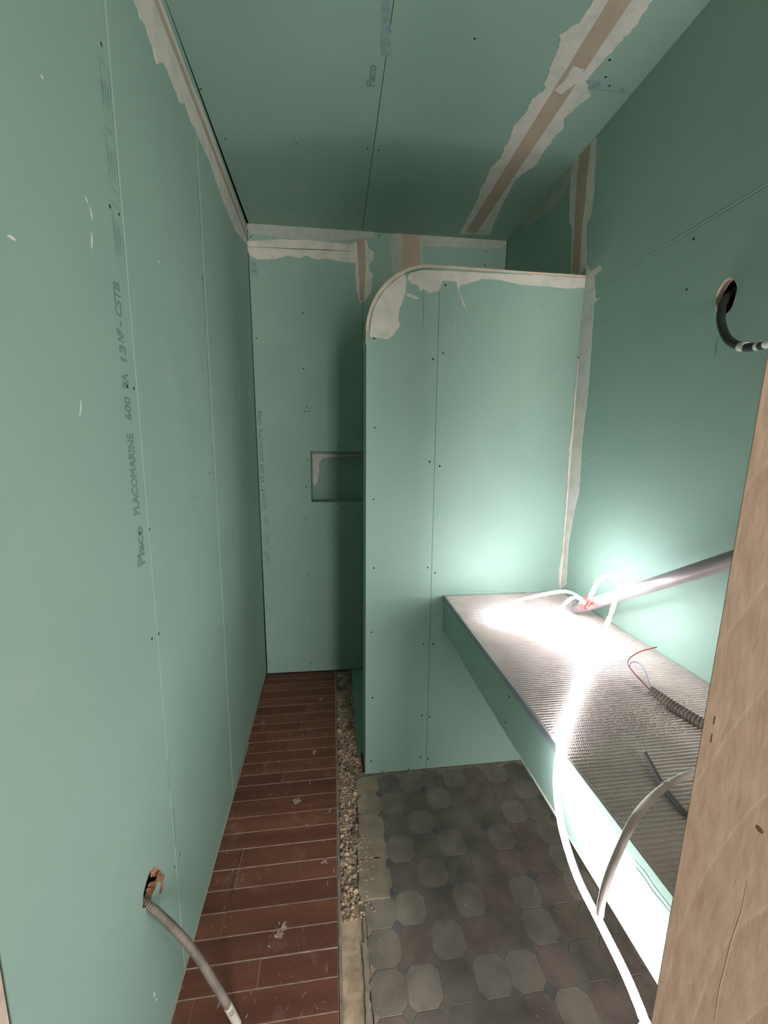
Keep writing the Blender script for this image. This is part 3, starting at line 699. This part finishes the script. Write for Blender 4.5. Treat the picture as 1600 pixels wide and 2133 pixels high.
on_front([(1322, 1790), (1332, 1802), (1345, 1818), (1360, 1842), (1380, 1868), (1399, 1892)], .0016, 'crack', 'screw')
on_front([(1325, 1806), (1342, 1828), (1360, 1856), (1398, 1902)], .0012, 'crack', 'pencil')
for px in [(933, 1268), (981, 1338), (984, 1392), (1062, 1451), (1054, 1505)]:
    p = at_x(px[0], px[1], CXF-.001); o = bpy.data.objects.new('screw', scr_me); S.collection.objects.link(o); o.parent = ct
    o.matrix_local = ci @ Matrix.Translation((CXF-.0011, p.y, min(max(p.z, .738), .86))) @ Matrix.Rotation(-HB, 4, 'Y')

# ---------------------------------------------------------------- plywood sheet standing at the right
py = .372
AL = Vector((.60, -.80, 0)); E0 = Vector((.42, py, 0)); PN = Vector((-.80, -.60, 0))
def on_plane(u, v): q = ray(u, v); return EYE + q*((E0-EYE).dot(PN)/q.dot(PN))
b0 = on_plane(1365, 2080); b1 = on_plane(1595, 760); UPV = (b1-b0).normalized()
base = b0-UPV*((b0.z-.004)/UPV.z)
PWM = Matrix.Translation(base) @ Matrix((UPV.cross(-PN).normalized()*-1 if UPV.cross(-PN).dot(AL) < 0 else UPV.cross(-PN).normalized(), -PN, UPV)).transposed().to_4x4()
pw_ = empty('plywood_sheet'); pw_.matrix_world = PWM
tag(pw_, 'tall bare brown plywood sheet on edge close by at the right', 'plywood sheet')
def grain_mat():
    m = bpy.data.materials.new('plywood_face'); m.use_nodes = True; nt = m.node_tree; b = nt.nodes['Principled BSDF']
    b.inputs['Roughness'].default_value = .55
    tc = nt.nodes.new('ShaderNodeTexCoord'); mp = nt.nodes.new('ShaderNodeMapping'); nt.links.new(tc.outputs['Object'], mp.inputs[0])
    mp.inputs['Location'].default_value = (-.36, 0, -.45); mp.inputs['Scale'].default_value = (2.6, 1, .62)
    wv = nt.nodes.new('ShaderNodeTexWave'); wv.wave_type = 'RINGS'; wv.rings_direction = 'Y'; wv.inputs['Scale'].default_value = 3.6
    wv.inputs['Distortion'].default_value = 3.2; wv.inputs['Detail'].default_value = 2; wv.inputs['Detail Scale'].default_value = .8; wv.wave_profile = 'SAW'
    nt.links.new(mp.outputs[0], wv.inputs[0])
    r = nt.nodes.new('ShaderNodeValToRGB'); e = r.color_ramp.elements
    e[0].position = 0; e[0].color = sr(204, 180, 158); e[1].position = .93; e[1].color = sr(198, 173, 150)
    x = e.new(.985); x.color = sr(212, 190, 168)
    nt.links.new(wv.outputs[0], r.inputs[0])
    n = nt.nodes.new('ShaderNodeTexNoise'); n.inputs['Scale'].default_value = 90; n.inputs['Detail'].default_value = 6
    mp2 = nt.nodes.new('ShaderNodeMapping'); mp2.inputs['Scale'].default_value = (1, 1, .22); mp2.inputs['Rotation'].default_value = (0, .3, 0)
    nt.links.new(tc.outputs['Object'], mp2.inputs[0]); nt.links.new(mp2.outputs[0], n.inputs['Vector'])
    mx = nt.nodes.new('ShaderNodeMix'); mx.data_type = 'RGBA'; mx.blend_type = 'MULTIPLY'
    mr = nt.nodes.new('ShaderNodeMapRange'); mr.inputs[1].default_value = .3; mr.inputs[2].default_value = .7; mr.inputs[3].default_value = .0; mr.inputs[4].default_value = .35
    nt.links.new(n.outputs[0], mr.inputs[0]); nt.links.new(mr.outputs[0], mx.inputs['Factor'])
    nt.links.new(r.outputs[0], mx.inputs['A']); mx.inputs['B'].default_value = sr(170, 150, 132)
    nt.links.new(mx.outputs['Result'], b.inputs['Base Color'])
    bp = nt.nodes.new('ShaderNodeBump'); bp.inputs['Strength'].default_value = .5; bp.inputs['Distance'].default_value = .002
    nt.links.new(n.outputs[0], bp.inputs['Height']); nt.links.new(bp.outputs[0], b.inputs['Normal'])
    return m
M['ply'] = grain_mat()
M['plyedge'] = mat('plywood_edge', sr(186, 160, 130), sr(120, 92, 70), 60, .8, .3, 90, stretch=(1, 12, .3))
M['scratch'] = mat('pale_scratch', sr(214, 190, 160), rough=.8)
for k in range(5):
    box('edge_layer', (-.0002 if k % 2 else .0004, .0002+k*.0036, 0), (.60, .0002+(k+1)*.0036, 2.35), M['ply'] if k == 0 else (M['plyedge'] if k % 2 else M['core']), pw_) if k else box('face_veneer', (0, -.0004, 0), (.60, .0038, 2.35), M['ply'], pw_, bevel=.0006)
pwi = PWM.inverted()
def on_ply(pts, w, name, m):
    P = [pwi @ on_plane(u, v) for u, v in pts]
    o = stroke(name, [(p.x, p.z) for p in P], w, 0, M[m], pw_)
    for v in o.data.vertices: v.co = Vector((v.co.x, -.0007, v.co.y))
    return o
on_ply([(1490, 1492), (1487, 1508)], .0016, 'staple', 'screw'); on_ply([(1484, 1528), (1481, 1546)], .0016, 'staple', 'screw')
on_ply([(1540, 1522), (1562, 1534), (1590, 1558)], .0012, 'scratch', 'scratch')
on_ply([(1558, 1835), (1545, 1900), (1525, 1960), (1515, 2000), (1500, 2060), (1488, 2130)], .0012, 'scratch', 'scratch')
on_ply([(1491, 1494), (1545, 1520)], .0006, 'scratch', 'scratch'); on_ply([(1540, 1815), (1530, 1850)], .0008, 'scratch', 'scratch')
for k in range(60):
    u = random.uniform(1420, 1600); v = random.uniform(1540, 2133)
    on_ply([(u, v), (u+random.uniform(1, 4), v+random.uniform(1, 5))], .0010, 'scratch', 'scratch')
bm = bmesh.new(); p = pwi @ on_plane(1583, 1727)
bmesh.ops.create_circle(bm, cap_ends=True, radius=1, segments=14, matrix=Matrix.Translation((p.x, -.0008, p.z)) @ Matrix.Rotation(HB, 4, 'X') @ Matrix.Rotation(.6, 4, 'Z') @ Matrix.Diagonal((.0022, .0042, 1, 1)))
fin('knot', bm, mat('dark_knot', sr(120, 92, 74), sr(90, 68, 56), 300, .8), pw_)

# ---------------------------------------------------------------- pipes, cables, light rope
V = Vector
PA, PB = V((.985, 1.452, CZ+.0235)), V((.975, .852, 1.285)); dP = (PB-PA).normalized(); PE = PA+dP*((.47-PA.y)/dP.y)
bm = bmesh.new(); n = 28; u1 = dP.orthogonal().normalized(); u2 = dP.cross(u1)
prof = [(0, .0195), (0, .0212), (1, .0212), (1, .0195)]
rings = [[bm.verts.new(PA.lerp(PE, t)+(u1*math.cos(2*math.pi*k/n)+u2*math.sin(2*math.pi*k/n))*r) for k in range(n)] for t, r in prof]
for a in range(4):
    A, B = rings[a], rings[(a+1) % 4]
    for k in range(n): bm.faces.new((A[k], A[(k+1) % n], B[(k+1) % n], B[k])).smooth = (a % 2 == 1)
pipe = fin('waste_pipe', bm, M['pvc'])
tag(pipe, 'grey plastic pipe sloping up from the counter corner beside the right wall', 'pipe')
# light rope
lr = empty('led_light_rope', (.60, 1.40, CZ))
tag(lr, 'glowing white LED rope coiled on the counter and trailing over its front edge', 'light rope')
zt = CZ+.010
conn = PA+dP*.085+V((-.028, -.02, .022))
def sh(p): return V(p)
coil = [conn+V((.0, 0, 0)), at_x(1180, 1232, .86), at_x(1110, 1243, .74), at_z(1060, 1257, zt+.03), at_z(1030, 1272, zt+.005), at_z(1027, 1290, zt), at_z(1050, 1302, zt), at_z(1095, 1304, zt), at_z(1130, 1292, zt+.01), at_z(1165, 1268, zt+.03), at_x(1196, 1244, .86), conn+V((.0, -.012, -.006))]
over = [conn+V((.012, 0, .004)), at_x(1250, 1207, .93), at_x(1272, 1201, .92), at_x(1287, 1213, .91), at_x(1282, 1250, .89), at_x(1268, 1292, .86), at_z(1250, 1335, zt+.03), at_z(1228, 1385, zt+.004), at_z(1210, 1425, zt), at_z(1190, 1480, zt), at_z(1176, 1520, zt), at_z(1165, 1556, zt), at_x(1161, 1590, .484), at_x(1160, 1640, .470), at_x(1166, 1695, .459), at_x(1178, 1750, .450), at_x(1205, 1830, .441), at_x(1250, 1920, .436), at_x(1300, 2020, .433), at_x(1330, 2090, .431), at_x(1341, 2120, .426), at_x(1345, 2136, .422), V((.412, .397, .72)), V((.400, .399, .66)), V((.375, .402, .52)), V((.350, .400, .38)), V((.340, .395, .15)), V((.335, .395, .03)), V((.31, .40, .010)), V((.25, .40, .010))]
def rope(name, pts, nrm, par, face, w=.0125, h=.007):
    bm = bmesh.new(); sweep(bm, pts, 0, sub=10, flat=(nrm, w, h))
    bmesh.ops.recalc_face_normals(bm, faces=bm.faces)
    for v in bm.verts: v.co -= V(lr.location)
    me = bpy.data.meshes.new(name); bm.to_mesh(me); bm.free()
    return link(name, me, [M[{'led': 'led_skin', 'led_low': 'led_low_skin'}.get(face, 'led_coil_skin')], M[face]], par)
rope('rope_coil', coil, (0, 0, 1), lr, 'led_top')
rope('rope_over_pipe', over[:8], (.6, -.1, .8), lr, 'led_arch')
rope('rope_on_counter', over[7:13], (.75, 0, .65), lr, 'led_low')
rope('rope_hanging', over[12:], lambda t: V((.30, -.1, 1)), lr, 'led')
# red plug
bm = bmesh.new(); add_box(bm, (-.030, -.013, -.014), (.030, .013, .014)); bmesh.ops.bevel(bm, geom=bm.edges[:], offset=.003, segments=2, affect='EDGES')
pl = fin('plug', bm, M['red_plastic'], lr); pl['label'] = 'red plug glowing yellow'
pl.location = conn-V(lr.location)+V((-.012, -.022, .006)); pl.rotation_euler = (0, -.35, .5)
for q in ((-.018, -.0134, -.003), (-.002, -.0134, .001), (.013, -.0134, .004)):
    b_ = box('glow_spot', (q[0]-.005, q[1], q[2]-.003), (q[0]+.005, q[1]+.002, q[2]+.003), M['yellow_glow'], pl)
# pale supply cable arching to the plywood
pc = tube('pale_cable', [at_x(1250, 1905, .418), at_x(1254, 1875, .416), at_x(1266, 1830, .420), at_x(1290, 1770, .432), at_x(1322, 1705, .452), at_z(1352, 1667, .965), at_z(1388, 1637, .965), at_z(1425, 1617, .96), at_z(1470, 1603, .95), at_z(1530, 1592, .94)], .0058, M['cable_pale'], seg=12)
tag(pc, 'pale thick cable arching from the plywood down across the counter front', 'cable')
st_ = tube('cable_joint', [at_z(1388, 1637, .965)-V((.004, 0, 0)), at_z(1388, 1637, .965)+V((.008, .002, 0))], .0068, M['cable_pale'], pc, sub=2)
gc = tube('grey_cable', [at_z(1343, 1568, CZ+.012), at_z(1362, 1603, CZ+.010), at_z(1383, 1640, CZ+.0075), at_z(1405, 1668, CZ+.0075), at_z(1432, 1698, CZ+.0085), at_z(1470, 1722, CZ+.0085)], .0052, M['cable_grey'], seg=12)
tag(gc, 'short dark grey stiff cable end lying on the ribbed counter', 'cable')
# corrugated conduit with two wires on the counter
zc_ = CZ+.0165
cpts = [at_z(1354, 1437, zc_+.012), at_z(1372, 1449, zc_+.006), at_z(1400, 1469, zc_), at_z(1432, 1489, zc_), at_z(1465, 1508, zc_), at_z(1520, 1535, zc_)]
cc = tube('corrugated_conduit', cpts, ribbed(.0120, .0018, .0082), M['conduit'], seg=16)
tag(cc, 'ribbed grey conduit lying on the counter with red and blue wires', 'conduit')
r0 = cpts[0]
tube('red_wire', [r0+V((.012, -.004, 0)), r0, at_z(1338, 1420, zc_+.02), at_z(1318, 1398, zc_+.03), at_z(1308, 1384, zc_+.035), at_z(1312, 1371, zc_+.035), at_z(1332, 1358, zc_+.035), at_z(1352, 1352, zc_+.03), at_z(1368, 1348, zc_+.03)], .0017, M['wire_red'], cc, seg=8)['label'] = 'red wire'
tube('blue_wire', [r0+V((.012, -.006, 0)), r0+V((.001, -.001, .001)), at_z(1349, 1412, zc_+.015), at_z(1338, 1388, zc_+.02), at_z(1326, 1379, zc_+.02), at_z(1315, 1380, zc_+.022), at_z(1312, 1390, zc_+.02), at_z(1322, 1405, zc_+.018), at_z(1345, 1428, zc_+.015)], .0015, M['wire_blue'], cc, seg=8)['label'] = 'grey-blue wire'
# corrugated conduit from the left wall, with printed sleeve
hb = at_x(309, 1886, -.452)
lp = [V((XL-.035, hb.y+.02, hb.z+.012)), hb, at_x(335, 1908, -.425), at_x(370, 1942, -.39), at_x(410, 1990, -.35), at_x(445, 2045, -.315), at_x(474, 2094, -.290), at_x(492, 2128, -.275), at_x(512, 2170, -.255)]
lc = tube('corrugated_conduit', lp, ribbed(.0085, .0018, .0056), M['conduit'], seg=16)
tag(lc, 'ribbed grey conduit sticking out of the broken hole in the left wall', 'conduit')
s0, s1 = lp[6], lp[8]+V((.012, 0, -.02))
sl = tube('end_sleeve', [s0, lp[7], lp[8], s1], .0105, M['white_plastic'], lc, seg=16); sl['label'] = 'white end sleeve printed S1S'
dS = (lp[7]-s0).normalized(); tow = (EYE-lp[7]); tow = (tow-dS*tow.dot(dS)).normalized(); sd = tow.cross(dS)
tx = text('printed_lettering', 'S1S', .0135, 0, 0, 0, 0, M['black_print'], sl, outline=0)
xa = -sd*0+dS                                # letters run along the sleeve
ya = tow.cross(xa)
tx.matrix_local = Matrix.Translation(s0+dS*.012+tow*.0107-ya*.0045) @ Matrix((xa, ya, tow)).transposed().to_4x4()
# wrap the lettering round the sleeve
for v in tx.data.vertices:
    yy = v.co.y-.0045; v.co.z = math.sqrt(max(0, .0107**2-yy*yy))-.0107+.0002
# black cable from the right wall
hcw = FR.m @ V((cabc[0], cabc[1], 0))
bc_pts = [hcw+V((.05, .004, .03)), hcw+V((-.002, -.002, -.006)), at_x(1502, 655, XR-.035), at_x(1505, 682, XR-.045), at_x(1518, 708, XR-.055), at_x(1545, 722, XR-.065), at_x(1575, 722, XR-.075), at_x(1600, 716, XR-.085), at_x(1650, 700, XR-.10)]
bc = tube('black_cable', bc_pts, .0098, M['cable_black'], seg=14)
tag(bc, 'thick black cable hanging out of the round hole in the right wall', 'cable')
tube('white_tape', [bc_pts[5]+V((-.001, .004, 0)), bc_pts[5].lerp(bc_pts[6], .33)], .0106, M['white_plastic'], bc, sub=3)
tube('white_tape', [bc_pts[6].lerp(bc_pts[7], .1), bc_pts[6].lerp(bc_pts[7], .42)], .0106, M['white_plastic'], bc, sub=3)
tube('white_tape', [bc_pts[7].lerp(bc_pts[6], .15), bc_pts[7].lerp(bc_pts[8], .35)], .0106, M['white_plastic'], bc, sub=3)

# ---------------------------------------------------------------- the room the photographer stands in
struct(box('floor_2', (-1.8, -2.6, -.10), (2.1, YF-.062, -.004), M['hallfloor']))
struct(box('ceiling_2', (-1.8, -2.6, 2.84), (2.1, .36, 2.90), M['hall']))
struct(box('wall_hall_left', (-1.9, -2.6, 0), (-1.8, .52, 2.84), M['hall']))
struct(box('wall_hall_right', (2.1, -2.6, 0), (2.2, .52, 2.84), M['hall']))
struct(box('wall_front_left', (-1.8, .41, 0), (-.565, .52, 2.84), M['hall']))
struct(box('wall_front_right', (1.21, .395, 0), (2.1, .52, 2.84), M['hall']))
wf = plate('wall_front', rect(-1.8, 0, 2.1, 2.84), [rect(.55, .80, 1.55, 2.3)], -.1, 0, M['hall']); struct(wf)
wf.matrix_world = Frame((0, -2.5, 0), (1, 0, 0), (0, 0, 1)).m
wi = struct(empty('window_1', (1.05, -2.46, .8)))
for a_, b_ in (((-.5, -.03, 0), (.5, .03, .05)), ((-.5, -.03, 1.45), (.5, .03, 1.5)), ((-.5, -.03, .05), (-.45, .03, 1.45)), ((.45, -.03, .05), (.5, .03, 1.45))):
    box('window_frame', a_, b_, M['frame_w'], wi)
